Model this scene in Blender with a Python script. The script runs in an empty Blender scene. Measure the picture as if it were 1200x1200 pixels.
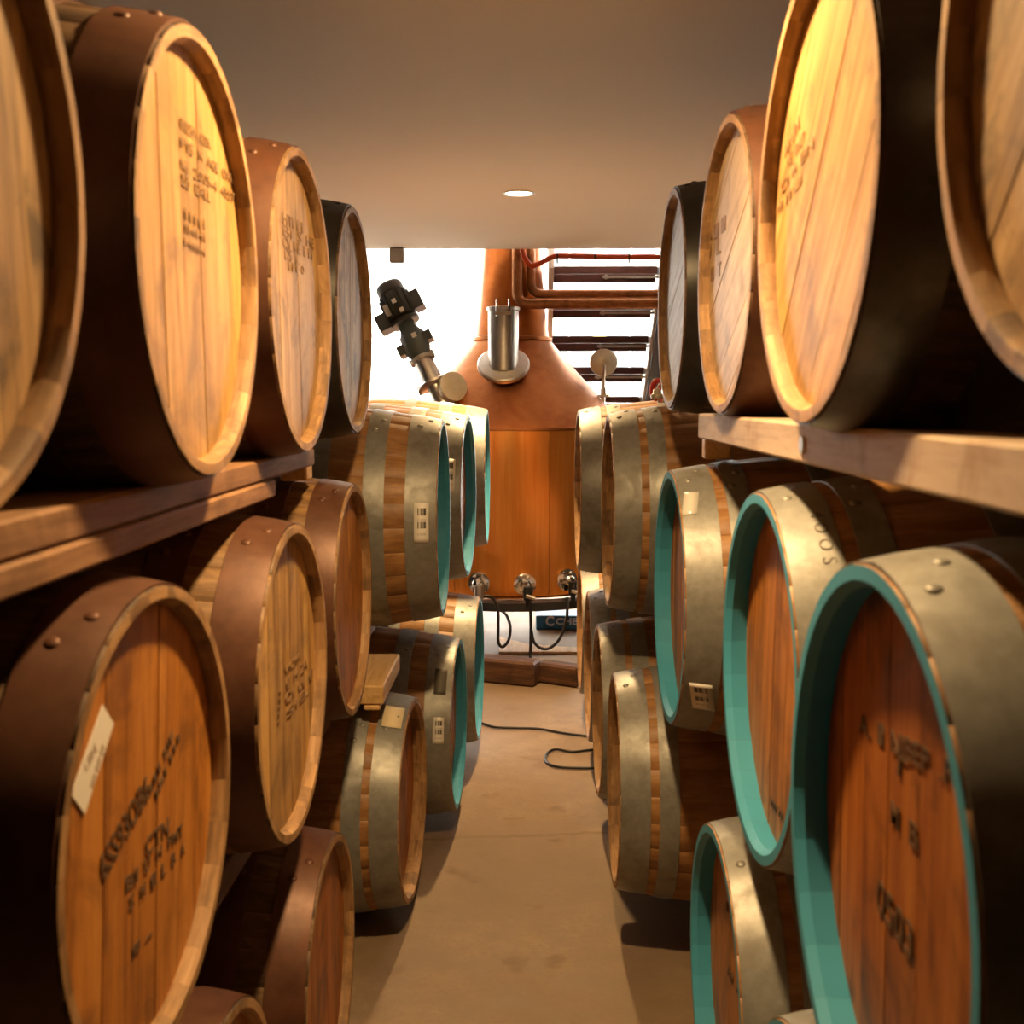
import bpy, bmesh, math, random
from mathutils import Vector, Matrix
PI = math.pi
R = math.radians
random.seed(7)
S = bpy.context.scene
C = S.collection
H = 1.505                                   # eye height above the concrete floor

# ------------------------------------------------------------------ camera
F = 1299.1; PITCH = R(5.903); YAW = R(1.006)
cd = bpy.data.cameras.new('camera'); cam = bpy.data.objects.new('camera', cd); C.objects.link(cam)
cd.sensor_width = 36; cd.sensor_fit = 'HORIZONTAL'; cd.lens = F/1200*36; cd.clip_start = .02
cam.location = (0, 0, H); cam.rotation_euler = (PI/2-PITCH, 0, YAW)
cd.dof.use_dof = True; cd.dof.focus_distance = 4.2; cd.dof.aperture_fstop = 6.3
S.camera = cam

def ray(px, py):
    d = Vector(((px-600)/F, (600-py)/F, -1))
    return cam.rotation_euler.to_matrix() @ d
def at(px, py, Y):                          # the point of a pixel's ray that lies at depth Y
    d = ray(px, py); return Vector((0, 0, H)) + d*(Y/d.y)
def atz(px, py, z):                         # the same, on a horizontal plane
    d = ray(px, py); return Vector((0, 0, H)) + d*((z-H)/d.z)

# ------------------------------------------------------------------ sky, exposure
w = bpy.data.worlds.new('overcast_sky'); S.world = w; w.use_nodes = True
bg = w.node_tree.nodes['Background']; bg.inputs[0].default_value = (1, .955, .87, 1); bg.inputs[1].default_value = 14.0
vs = S.view_settings
vs.view_transform = 'Standard'; vs.look = 'None'; vs.gamma = 1; vs.use_curve_mapping = False
vs.exposure = 0.12
LAMP_COL = (1.0, .64, .28)
LAMP_W = (44.0, 29.5)
S.cycles.max_bounces = 8; S.cycles.diffuse_bounces = 5

# ------------------------------------------------------------------ helpers
def mesh(name, vs_, fs, smooth=0, mats=None):
    me = bpy.data.meshes.new(name); me.from_pydata([tuple(v) for v in vs_], [], fs); me.update()
    bm = bmesh.new(); bm.from_mesh(me); bmesh.ops.recalc_face_normals(bm, faces=bm.faces); bm.to_mesh(me); bm.free()
    if smooth:
        me.polygons.foreach_set('use_smooth', [True]*len(me.polygons)); me.set_sharp_from_angle(angle=R(smooth))
    return me
def obj(name, me, mat=None, parent=None, loc=None, rot=None):
    o = bpy.data.objects.new(name, me); C.objects.link(o)
    if mat is not None:
        if not me.materials: me.materials.append(mat)
        if me.materials[0] is not mat:
            o.material_slots[0].link = 'OBJECT'; o.material_slots[0].material = mat
    if parent: o.parent = parent
    if loc is not None: o.location = loc
    if rot is not None: o.rotation_euler = rot
    return o
def tag(o, label, cat, group=None):
    o['label'] = label; o['category'] = cat
    if group: o['group'] = group
    return o
def thing(name, label, cat, loc=(0, 0, 0), rot=(0, 0, 0), group=None):
    o = bpy.data.objects.new(name, None); C.objects.link(o); o.empty_display_size = .1
    o.location = loc; o.rotation_euler = rot
    return tag(o, label, cat, group)
def struct(name, me, mat):
    o = obj(name, me, mat); o['kind'] = 'structure'; return o

class MB:                                   # collects shapes into one mesh
    def __init__(s): s.v = []; s.f = []
    def add(s, vs_, fs):
        k = len(s.v); s.v += [Vector(v) for v in vs_]; s.f += [tuple(i+k for i in f) for f in fs]; return s
    def box(s, a, b, M=None):
        (x0, y0, z0), (x1, y1, z1) = a, b
        p = [Vector(q) for q in ((x0,y0,z0),(x1,y0,z0),(x1,y1,z0),(x0,y1,z0),(x0,y0,z1),(x1,y0,z1),(x1,y1,z1),(x0,y1,z1))]
        if M: p = [M @ q for q in p]
        return s.add(p, [(0,3,2,1),(4,5,6,7),(0,1,5,4),(1,2,6,5),(2,3,7,6),(3,0,4,7)])
    def lathe(s, prof, n=32, M=None, closed=False):   # profile of (radius, height) about z
        k = []; m = len(prof)
        for r, z in prof:
            for i in range(n):
                q = Vector((r*math.cos(2*PI*i/n), r*math.sin(2*PI*i/n), z)); k.append(M @ q if M else q)
        f = []
        for j in range(m if closed else m-1):
            a, b = j*n, ((j+1) % m)*n
            for i in range(n): f.append((a+i, a+(i+1) % n, b+(i+1) % n, b+i))
        if not closed:
            if prof[0][0] > 1e-6: f.append(tuple(reversed(range(n))))
            if prof[-1][0] > 1e-6: f.append(tuple(range((m-1)*n, m*n)))
        return s.add(k, f)
    def cyl(s, a, b, r, n=16, r2=None):
        a, b = Vector(a), Vector(b); d = b-a
        M = Matrix.Translation(a) @ d.to_track_quat('Z', 'Y').to_matrix().to_4x4()
        return s.lathe([(r, 0), (r if r2 is None else r2, d.length)], n, M)
    def tube(s, pts, r, n=8):
        pts = [Vector(p) for p in pts]; k = []
        for i, p in enumerate(pts):
            t = (pts[min(i+1, len(pts)-1)]-pts[max(i-1, 0)]).normalized()
            if i == 0: u = t.orthogonal().normalized()
            else: u = (u-t*u.dot(t)).normalized()
            v = t.cross(u)
            k += [p+u*r*math.cos(2*PI*j/n)+v*r*math.sin(2*PI*j/n) for j in range(n)]
        f = [(i*n+j, i*n+(j+1) % n, (i+1)*n+(j+1) % n, (i+1)*n+j) for i in range(len(pts)-1) for j in range(n)]
        f += [tuple(reversed(range(n))), tuple(range((len(pts)-1)*n, len(pts)*n))]
        return s.add(k, f)
    def mesh(s, name, smooth=0): return mesh(name, s.v, s.f, smooth)

def bevel_box(name, size, bev=.006, jitter=0):
    sx, sy, sz = (q/2 for q in size)
    bm = bmesh.new(); bmesh.ops.create_cube(bm, size=1)
    for v in bm.verts: v.co = Vector((v.co.x*size[0], v.co.y*size[1], v.co.z*size[2]))
    bmesh.ops.bevel(bm, geom=bm.edges[:], offset=bev, segments=1, affect='EDGES')
    me = bpy.data.meshes.new(name); bm.to_mesh(me); bm.free(); return me
def spline(pts, n=8):                       # Catmull-Rom through points
    pts = [Vector(p) for p in pts]; out = []
    for i in range(len(pts)-1):
        p0, p1, p2, p3 = pts[max(i-1, 0)], pts[i], pts[i+1], pts[min(i+2, len(pts)-1)]
        for k in range(n):
            t = k/n
            out.append(.5*((2*p1)+(p2-p0)*t+(2*p0-5*p1+4*p2-p3)*t*t+(3*p1-p0-3*p2+p3)*t**3))
    return out+[pts[-1]]

# ------------------------------------------------------------------ materials
class NT:
    def __init__(s, name):
        s.m = bpy.data.materials.new(name); s.m.use_nodes = True; s.t = s.m.node_tree
        s.b = s.t.nodes['Principled BSDF']
    def n(s, typ, **kw):
        o = s.t.nodes.new(typ)
        for k, v in kw.items(): setattr(o, k, v)
        return o
    def l(s, a, b): s.t.links.new(a, b)
    def ramp(s, fac, stops):
        r = s.n('ShaderNodeValToRGB'); e = r.color_ramp.elements
        while len(e) < len(stops): e.new(.5)
        for el, (p, c) in zip(e, stops): el.position = p; el.color = (*c, 1) if len(c) == 3 else c
        s.l(fac, r.inputs[0]); return r.outputs[0]
    def coord(s, scale=(1, 1, 1), rnd=0.0, kind='Object'):
        tc = s.n('ShaderNodeTexCoord'); mp = s.n('ShaderNodeMapping'); mp.inputs['Scale'].default_value = scale
        v = tc.outputs[kind]
        if rnd:
            oi = s.n('ShaderNodeObjectInfo'); ad = s.n('ShaderNodeVectorMath', operation='MULTIPLY_ADD')
            s.l(oi.outputs['Random'], ad.inputs[0]); ad.inputs[1].default_value = (rnd, rnd*1.7, rnd*2.3); s.l(v, ad.inputs[2]); v = ad.outputs[0]
        s.l(v, mp.inputs[0]); return mp.outputs[0]
    def noise(s, vec, scale, detail=4, rough=.55, dist=0):
        t = s.n('ShaderNodeTexNoise'); s.l(vec, t.inputs['Vector'])
        t.inputs['Scale'].default_value = scale; t.inputs['Detail'].default_value = detail; t.inputs['Roughness'].default_value = rough; t.inputs['Distortion'].default_value = dist
        return t.outputs['Fac']
    def mix(s, fac, a, b, mode='MIX'):
        x = s.n('ShaderNodeMix', data_type='RGBA', blend_type=mode)
        for i, q in ((0, fac), (6, a), (7, b)):
            if isinstance(q, (int, float)): x.inputs[i].default_value = q
            elif isinstance(q, tuple): x.inputs[i].default_value = (*q, 1)
            else: s.l(q, x.inputs[i])
        return x.outputs[2]
    def bump(s, h, strength=.3, dist=.002):
        b = s.n('ShaderNodeBump'); b.inputs['Strength'].default_value = strength; b.inputs['Distance'].default_value = dist
        s.l(h, b.inputs['Height']); s.l(b.outputs[0], s.b.inputs['Normal'])
    def rough(s, v):
        if isinstance(v, (int, float)): s.b.inputs['Roughness'].default_value = v
        else: s.l(v, s.b.inputs['Roughness'])

def wood(name, dark, mid, light, axis='x', stain=None, stain_amt=.5, rough=.6, vary=.5, fine=1.0):
    t = NT(name)
    sc = {'x': (1.2, 16, 16), 'z': (16, 16, 1.2), 'y': (16, 1.2, 16)}[axis]
    v = t.coord(sc, 9.0)
    g = t.noise(v, 2.2*fine, 6, .62, .6)
    g2 = t.noise(v, 9.0*fine, 3, .6)
    mx = t.n('ShaderNodeMath', operation='MULTIPLY_ADD'); t.l(g2, mx.inputs[0]); mx.inputs[1].default_value = .35; t.l(g, mx.inputs[2])
    sb = t.n('ShaderNodeMath', operation='SUBTRACT'); t.l(mx.outputs[0], sb.inputs[0]); sb.inputs[1].default_value = .175
    col = t.ramp(sb.outputs[0], [(.28, dark), (.5, mid), (.72, light)])
    oi = t.n('ShaderNodeObjectInfo')
    hv = t.n('ShaderNodeHueSaturation'); t.l(col, hv.inputs['Color'])
    mr = t.n('ShaderNodeMapRange'); t.l(oi.outputs['Random'], mr.inputs[0]); mr.inputs[3].default_value = 1-vary*.5; mr.inputs[4].default_value = 1+vary*.4
    t.l(mr.outputs[0], hv.inputs['Value']); col = hv.outputs[0]
    if stain:
        vv = t.coord((1, 1, 1), 5.0)
        n1 = t.noise(vv, 7, 5, .65, .8)
        m = t.ramp(n1, [(.49, (0, 0, 0)), (.66, (stain_amt,)*3)])
        col = t.mix(m, col, stain)
    t.l(col, t.b.inputs['Base Color']); t.rough(rough); t.bump(g2, .25, .0015)
    return t.m
def metal(name, c1, c2, metallic, r0, r1, scale=22, bump=.08, speck=None):
    t = NT(name); v = t.coord((1, 1, 1), 6.0)
    n1 = t.noise(v, scale, 5, .7); n2 = t.noise(v, scale*.25, 4, .6, .5)
    col = t.mix(t.ramp(n1, [(.3, (0, 0, 0)), (.7, (1, 1, 1))]), c1, c2)
    if speck: col = t.mix(t.ramp(n2, [(.5, (0, 0, 0)), (.68, (.85,)*3)]), col, speck)
    t.l(col, t.b.inputs['Base Color']); t.b.inputs['Metallic'].default_value = metallic
    t.rough(t.ramp(n2, [(.3, (r0,)*3), (.7, (r1,)*3)])); t.bump(n1, bump, .001)
    return t.m
def plain(name, col, rough=.5, metallic=0.0, var=.12, scale=30, emit=None):
    t = NT(name); v = t.coord((1, 1, 1), 3.0); n1 = t.noise(v, scale, 4)
    c0 = tuple(q*(1-var) for q in col); c1 = tuple(min(1, q*(1+var)) for q in col)
    t.l(t.mix(n1, c0, c1), t.b.inputs['Base Color']); t.rough(rough); t.b.inputs['Metallic'].default_value = metallic
    if emit: t.b.inputs['Emission Color'].default_value = (*emit[:3], 1); t.b.inputs['Emission Strength'].default_value = emit[3]
    return t.m

M = {}
M['stave_dark'] = wood('weathered_whisky_stave', (.035, .016, .007), (.11, .055, .022), (.21, .12, .05), 'x', (.02, .012, .008), .7, .65, .4)
M['stave_mid'] = wood('aged_oak_stave', (.10, .048, .018), (.22, .115, .042), (.34, .20, .08), 'x', (.05, .03, .015), .5, .6)
M['stave_oak'] = wood('new_oak_stave', (.20, .088, .028), (.33, .16, .055), (.45, .25, .10), 'x', (.16, .07, .025), .5, .5, .22)
M['chime_wood'] = wood('stave_end_grain', (.16, .085, .035), (.36, .20, .085), (.52, .33, .16), 'z', (.06, .03, .015), .6, .65, .22)
M['chime_teal'] = plain('teal_painted_chime', (.048, .30, .47), .55, 0, .10, 14)
M['head_pale'] = wood('pale_oak_head', (.22, .10, .026), (.45, .25, .078), (.58, .355, .128), 'z', (.11, .06, .03), .55, .6, .3)
M['head_white'] = wood('bleached_oak_head', (.36, .24, .13), (.57, .40, .235), (.68, .51, .32), 'z', (.2, .14, .09), .6, .6, .25)
M['head_mid'] = wood('yellowed_oak_head', (.26, .14, .05), (.44, .26, .10), (.55, .36, .155), 'z', (.09, .05, .025), .7, .6, .3)
M['head_grey'] = wood('grey_oak_head', (.34, .29, .24), (.56, .50, .43), (.66, .60, .52), 'z', (.2, .17, .14), .5, .65, .2)  # greyer and paler than the other oak heads
M['head_worn'] = wood('worn_oak_head', (.18, .10, .045), (.40, .24, .11), (.56, .37, .19), 'z', (.06, .04, .03), .8, .65, .3)
M['head_amber'] = wood('amber_oak_head', (.22, .07, .010), (.43, .16, .024), (.54, .235, .05), 'z', (.12, .045, .012), .6, .5, .25)
M['head_red'] = wood('red_stained_head', (.17, .038, .007), (.35, .105, .015), (.47, .17, .03), 'z', (.05, .02, .01), .7, .5, .3)
M['hoop_galv'] = metal('galvanised_hoop', (.225, .225, .215), (.31, .31, .295), .42, .40, .56, 45, .05, (.18, .17, .15))
M['hoop_rust'] = metal('rusty_brown_hoop', (.085, .033, .018), (.135, .058, .032), .28, .38, .58, 26, .15, (.13, .042, .015))
M['hoop_dark'] = metal('blackened_hoop', (.06, .052, .045), (.12, .10, .085), .6, .35, .55, 26, .12, (.10, .06, .04))
M['hoop_black'] = metal('black_painted_hoop', (.016, .014, .012), (.035, .03, .026), .3, .35, .5, 26, .1)
M['scratch'] = plain('scratched_zinc', (.15, .135, .115), .6, .3)
M['whitish'] = plain('whitish_gloss', (.82, .80, .74), .25, .25, .05)
M['beam'] = wood('rough_sawn_beam', (.13, .06, .026), (.25, .125, .055), (.34, .18, .085), 'y', (.10, .045, .02), .5, .75, .3)
M['beam_pale'] = wood('grey_planed_beam', (.36, .25, .17), (.52, .39, .28), (.60, .47, .35), 'y', (.30, .17, .09), .55, .7, .2)
M['offcut'] = wood('pale_pine', (.50, .28, .10), (.68, .42, .17), (.76, .52, .25), 'y', None, 0, .65, .2)
M['timber_dark'] = wood('dark_timber', (.04, .016, .008), (.10, .042, .018), (.20, .085, .034), 'x', (.03, .012, .008), .6, .6, .4)
M['ink'] = plain('black_stencil_ink', (.10, .05, .02), .7, 0, .3, 120)
M['ink_faint'] = plain('faded_brown_ink', (.25, .14, .06), .7, 0, .3, 120)
M['steel'] = metal('brushed_stainless', (.60, .585, .55), (.72, .70, .67), 1, .28, .34, 60, .01)
M['chrome'] = metal('bright_steel', (.66, .65, .63), (.74, .73, .70), 1, .1, .2, 60, .02)
t = NT('polished_copper'); v = t.coord((14, 14, .8)); n1 = t.noise(v, 3, 5, .65, .3); n2 = t.noise(t.coord((1, 1, 1)), 2.2, 3)
t.l(t.mix(t.ramp(n1, [(.3, (0, 0, 0)), (.7, (1, 1, 1))]), (.78, .27, .05), (.90, .38, .09)), t.b.inputs['Base Color']); t.b.inputs['Metallic'].default_value = .9
t.rough(t.ramp(n2, [(0, (.22,)*3), (1, (.40,)*3)])); t.bump(n1, .05, .001); M['copper'] = t.m
M['copper_cone'] = metal('dull_copper', (.42, .155, .055), (.52, .21, .08), 1, .36, .5, 12, .08, (.33, .11, .04))
M['copper_neck'] = metal('heat_darkened_copper', (.34, .10, .026), (.44, .15, .042), 1, .34, .46, 12, .06, (.28, .08, .02))
M['copper_pipe'] = metal('tarnished_copper_pipe', (.30, .125, .055), (.42, .19, .09), .9, .3, .45, 40, .05, (.18, .08, .04))
M['black'] = plain('black_rubber', (.012, .011, .011), .45)
M['black_paint'] = plain('black_painted_steel', (.018, .016, .016), .4)
M['motor'] = plain('dark_motor_enamel', (.045, .05, .05), .4, 0, .15)
M['motor_green'] = plain('dark_green_enamel', (.075, .095, .088), .4, 0, .15)
M['white_plastic'] = plain('white_plastic', (.75, .73, .70), .4, 0, .05)
M['grey_box'] = plain('grey_plastic_box', (.42, .39, .35), .5, 0, .06)
M['red_hose'] = plain('orange_red_hose', (.62, .085, .025), .35, 0, .1)
M['red_cable'] = plain('red_cable', (.65, .045, .03), .4, 0, .1)
M['tread'] = plain('dark_red_painted_tread', (.07, .018, .013), .5, 0, .2)
M['angle'] = metal('grey_steel_angle', (.34, .32, .30), (.44, .42, .39), .5, .4, .6)
M['gauge'] = metal('cream_enamel_disc', (.55, .49, .38), (.66, .60, .48), .3, .3, .45)
M['pale_blue'] = plain('pale_blue_print', (.72, .82, .88), .6, 0, .05)
M['blue'] = plain('blue_printed_card', (.025, .17, .36), .5, 0, .2)
M['cream'] = plain('cream_paper', (.78, .66, .45), .7, 0, .06)
M['paper'] = plain('white_paper', (.78, .75, .70), .7, 0, .05)
M['paint_white'] = plain('white_wall_paint', (.80, .78, .75), .8, 0, .03, 4)
M['paint_ceiling'] = plain('white_ceiling_paint', (.93, .85, .70), .9, 0, .03, 3)
M['wall_dark'] = plain('dark_block_wall', (.05, .042, .035), .9, 0, .2, 8)
M['far_wall'] = plain('pale_render', (.85, .83, .80), .8, 0, .04, 2)
M['far_glass'] = plain('far_window_glass', (.10, .11, .12), .2)
M['yellow'] = plain('yellow_panel', (.85, .75, .30), .6)

t = NT('brown_stained_concrete'); v = t.coord((1, 1, 1))
n1 = t.noise(v, 1.6, 6, .6, .4); n2 = t.noise(v, 9, 6, .7); n3 = t.noise(v, 60, 4, .6); n4 = t.noise(v, 5.5, 3, .5, .3)
col = t.ramp(n1, [(.3, (.215, .148, .09)), (.55, (.29, .204, .129)), (.75, (.36, .26, .17))])
col = t.mix(t.ramp(n2, [(.38, (.8,)*3), (.6, (0, 0, 0))]), col, (.21, .14, .083))
col = t.mix(t.ramp(n3, [(.30, (.6,)*3), (.5, (0, 0, 0))]), col, (.22, .147, .09))
col = t.mix(t.ramp(n4, [(.62, (0, 0, 0)), (.70, (.6,)*3)]), col, (.16, .09, .045))
# the one crack that runs across the aisle
sx = t.n('ShaderNodeSeparateXYZ'); t.l(v, sx.inputs[0])
nn = t.noise(v, 3.0, 4, .6)
ma = t.n('ShaderNodeMath', operation='MULTIPLY_ADD'); t.l(nn, ma.inputs[0]); ma.inputs[1].default_value = .14; t.l(sx.outputs[1], ma.inputs[2])
mb = t.n('ShaderNodeMath', operation='MULTIPLY_ADD'); t.l(sx.outputs[0], mb.inputs[0]); mb.inputs[1].default_value = -.10; t.l(ma.outputs[0], mb.inputs[2])
mc = t.n('ShaderNodeMath', operation='SUBTRACT'); t.l(mb.outputs[0], mc.inputs[0]); mc.inputs[1].default_value = 3.76
md = t.n('ShaderNodeMath', operation='ABSOLUTE'); t.l(mc.outputs[0], md.inputs[0])
col = t.mix(t.ramp(md.outputs[0], [(.0, (.75,)*3), (.016, (0, 0, 0))]), col, (.17, .105, .055))
t.l(col, t.b.inputs['Base Color']); t.rough(t.ramp(n2, [(.3, (.55,)*3), (.7, (.8,)*3)])); t.bump(n3, .25, .002)
M['concrete'] = t.m

t = NT('window_glass'); o_ = t.t.nodes['Material Output']
tr = t.n('ShaderNodeBsdfTransparent'); gl = t.n('ShaderNodeBsdfGlossy'); gl.inputs['Roughness'].default_value = .02
fr = t.n('ShaderNodeFresnel'); fr.inputs[0].default_value = 1.2; mxs = t.n('ShaderNodeMixShader')
t.l(fr.outputs[0], mxs.inputs[0]); t.l(tr.outputs[0], mxs.inputs[1]); t.l(gl.outputs[0], mxs.inputs[2]); t.l(mxs.outputs[0], o_.inputs[0])
M['glass'] = t.m

t = NT('barcode_sticker'); uv = t.n('ShaderNodeTexCoord'); sx = t.n('ShaderNodeSeparateXYZ'); t.l(uv.outputs['UV'], sx.inputs[0])
m1 = t.n('ShaderNodeMath', operation='MULTIPLY'); t.l(sx.outputs[0], m1.inputs[0]); m1.inputs[1].default_value = 34
m2 = t.n('ShaderNodeMath', operation='FLOOR'); t.l(m1.outputs[0], m2.inputs[0])
wn = t.n('ShaderNodeTexWhiteNoise', noise_dimensions='1D'); t.l(m2.outputs[0], wn.inputs['W'])
bars = t.ramp(wn.outputs[0], [(.33, (0, 0, 0)), (.34, (1, 1, 1))])
ru = t.ramp(sx.outputs[0], [(.17, (0,)*3), (.18, (1,)*3), (.82, (1,)*3), (.83, (0,)*3)])
rv = t.ramp(sx.outputs[1], [(.18, (0,)*3), (.19, (.35,)*3), (.24, (0,)*3), (.36, (.9,)*3), (.52, (.0,)*3), (.53, (.3,)*3), (.60, (0,)*3), (.68, (.95,)*3), (.86, (0,)*3)])
for nd in (ru, rv): nd.node.color_ramp.interpolation = 'CONSTANT'
bars.node.color_ramp.interpolation = 'CONSTANT'
k = t.mix(1.0, t.mix(1.0, bars, ru, 'MULTIPLY'), rv, 'MULTIPLY')
t.l(t.mix(k, (.88, .85, .80), (.05, .045, .04)), t.b.inputs['Base Color']); t.rough(.5)
M['barcode'] = t.m

# ------------------------------------------------------------------ the setting
CEIL = H+.85; EDGE = 6.5
def slab(a, b): return MB().box(a, b).mesh('slab')
struct('floor', slab((-5, -3.6, -.15), (5, 14, 0)), M['concrete'])
struct('ceiling', slab((-1.75, -3.6, CEIL), (1.75, EDGE, CEIL+.32)), M['paint_ceiling'])
struct('wall_left', slab((-1.75, -3.6, 0), (-1.6, EDGE, CEIL)), M['wall_dark'])
struct('wall_right', slab((1.6, -3.6, 0), (1.75, EDGE, CEIL)), M['wall_dark'])
struct('wall_back', slab((-1.6, -3.6, 0), (1.6, -3.45, CEIL)), M['wall_dark'])
HZ = 5.2
m = MB(); m.box((-5, EDGE-.15, 0), (-1.75, EDGE, HZ)); m.box((1.75, EDGE-.15, 0), (5, EDGE, HZ)); m.box((-1.75, EDGE-.15, CEIL+.32), (1.75, EDGE, HZ))
struct('wall_hall_near', m.mesh('wall'), M['paint_white'])
struct('wall_hall_left', slab((-5, EDGE, 0), (-4.85, 11.6, HZ)), M['paint_white'])
struct('wall_hall_right', slab((4.85, EDGE, 0), (5, 11.6, HZ)), M['paint_white'])
struct('ceiling_hall', slab((-5, EDGE-.15, HZ), (5, 11.6, HZ+.2)), M['paint_white'])
WY = 11.5
m = MB(); m.box((-4.85, WY-.1, 0), (4.85, WY+.1, .35)); m.box((-4.85, WY-.1, 4.7), (4.85, WY+.1, HZ))
struct('wall_hall_far', m.mesh('wall'), M['paint_white'])
xs = [-4.85, -2.1, .19, 2.5, 4.85]
for i in range(4):                          # tall glazing behind the still
    a, b = xs[i], xs[i+1]
    fr = MB(); q = .03
    fr.box((a, WY-.04, .35), (a+q, WY+.04, 4.7)); fr.box((b-q, WY-.04, .35), (b, WY+.04, 4.7))
    fr.box((a+q, WY-.04, .35), (b-q, WY+.04, .35+q)); fr.box((a+q, WY-.04, 4.7-q), (b-q, WY+.04, 4.7))
    wnd = struct('window_%d' % (i+1), fr.mesh('frame'), M['paint_white'])
    obj('pane', slab((a+q, WY-.005, .35+q), (b-q, WY+.005, 4.7-q)), M['glass'], wnd)

# ------------------------------------------------------------------ barrels
NST = 28
KINDS = {'whisky': dict(rh=.275, rb=.318, L=.88, rec=.021, th=.024, hoops=[(.004, .076), (.128, .190), (.30, .345)]),
         'wine':   dict(rh=.295, rb=.343, L=.93, rec=.041, th=.026, hoops=[(.003, .078), (.100, .150), (.285, .33)]),
         'wine_b': dict(rh=.295, rb=.343, L=.93, rec=.041, th=.026, hoops=[(.003, .088), (.145, .203), (.30, .35)])}
def prof(K, s): return K['rb']-(K['rb']-K['rh'])*abs(2*s/K['L']-1)**2
def stave_mesh(K):
    L, th = K['L'], K['th']; da = PI/NST
    st = [0, .012, K['rec']+.02, .14, .30, L/2, L-.30, L-.14, L-.03, L]
    vs_ = []; fs = []
    for j, s in enumerate(st):
        ro = prof(K, s); ri = ro-th*(.62 if j in (0, len(st)-1) else 1.0)
        if j == 0: ro -= .001
        e = da*.997; e2 = da*.93
        for r_, a in ((ri, -e), (ro-.0014, -e), (ro, -e2), (ro+.0004, 0), (ro, e2), (ro-.0014, e), (ri, e), (ri+.0003, 0)):
            vs_.append((-s, r_*math.cos(a), r_*math.sin(a)))
    n = 8; k = len(st)
    for j in range(k-1):
        for i in range(n): fs.append((j*n+i, j*n+(i+1) % n, (j+1)*n+(i+1) % n, (j+1)*n+i))
    fs.append(tuple(range(n))); fs.append(tuple(reversed(range((k-1)*n, k*n))))
    me = mesh('stave', vs_, fs, 40)
    return me, fs, n, k
def add_slots(me, n, k):
    me.materials.append(M['stave_oak']); me.materials.append(M['chime_wood'])
    for p in me.polygons:
        c = p.center
        xs_ = [me.vertices[i].co.x for i in p.vertices]
        rad = math.hypot(c.y, c.z)
        if max(xs_) > -.001 and min(xs_) > -.001: p.material_index = 1           # end face
        elif min(xs_) > -.09 and p.normal.dot(Vector((0, -c.y, -c.z)).normalized()) > .6: p.material_index = 1   # inside of the chime
def hoop_mesh(K, a, b):
    n = 72; t0 = .0022; vs_ = []; fs = []
    for i in range(n):
        th = 2*PI*i/n; c, s_ = math.cos(th), math.sin(th)
        lap = .0022 if i <= 5 else 0        # riveted overlap of the strip
        for s, off in ((a, .0005), (a, t0+lap), ((a+b)/2, t0+lap+.0008), (b, t0+lap), (b, .0005)):
            r_ = prof(K, s)+off; vs_.append((-s, r_*c, r_*s_))
    for i in range(n):
        for j in range(5): fs.append((i*5+j, i*5+(j+1) % 5, ((i+1) % n)*5+(j+1) % 5, ((i+1) % n)*5+j))
    return mesh('hoop', vs_, fs, 35)
def board_meshes(K, nb=7):
    r = prof(K, K['rec'])-K['th']+.004; out = []
    ws = [.8, 1.05, 1.0, 1.1, 1.0, 1.05, .8][:nb]; tot = sum(ws); y = -r
    for i in range(nb):
        y0, y1 = y+.0007, y+2*r*ws[i]/tot-.0007; y = y+2*r*ws[i]/tot
        y0 = max(y0, -r+.004); y1 = min(y1, r-.004)
        N = 8; top = []; bot = []
        for k_ in range(N+1):
            yy = y0+(y1-y0)*k_/N; zz = math.sqrt(max(0, r*r-yy*yy)); top.append((yy, zz)); bot.append((yy, -zz))
        loop = top+bot[::-1]; m_ = len(loop); zc = random.uniform(-.0008, .0008)
        vs_ = [(-K['rec']+zc, a, b) for a, b in loop]+[(-K['rec']-.022, a, b) for a, b in loop]
        fs = [tuple(range(m_)), tuple(reversed(range(m_, 2*m_)))]+[(i_, (i_+1) % m_, m_+(i_+1) % m_, m_+i_) for i_ in range(m_)]
        out.append(mesh('head_board', vs_, fs))
    return out
for kn, K in KINDS.items():
    me, fs, n, k = stave_mesh(K); add_slots(me, n, k); K['stave'] = me
    K['hoopm'] = []
    for a, b in K['hoops']: K['hoopm'].append((hoop_mesh(K, a, b), a, b))
    for a, b in K['hoops']: K['hoopm'].append((hoop_mesh(K, K['L']-b, K['L']-a), K['L']-b, K['L']-a))
    K['boards'] = board_meshes(K)
    rb_ = prof(K, .04)-K['th']+.003
    K['back'] = MB().lathe([(rb_, 0), (rb_, .022)], 40, Matrix.Translation((-K['L']+.03, 0, 0)) @ Matrix.Rotation(PI/2, 4, 'Y')).mesh('back_head')
rivet_me = MB().lathe([(.0095, -.002), (.008, .0014), (.005, .0026), (0, .003)], 10).mesh('rivet', 60)

FONT_CACHE = {}
def text_mesh(s, bold=0.0, spacing=1.0):
    key = (s, bold, spacing)
    if key not in FONT_CACHE:
        cu = bpy.data.curves.new('lettering', 'FONT'); cu.body = s; cu.size = 1; cu.offset = bold; cu.space_character = spacing
        cu.extrude = .004; cu.resolution_u = 3
        ob = bpy.data.objects.new('tmp', cu); C.objects.link(ob)
        me = bpy.data.meshes.new_from_object(ob.evaluated_get(bpy.context.evaluated_depsgraph_get()))
        bpy.data.objects.remove(ob); bpy.data.curves.remove(cu)
        x = [v.co.x for v in me.vertices]; FONT_CACHE[key] = (me, min(x), max(x))
    return FONT_CACHE[key]

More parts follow.
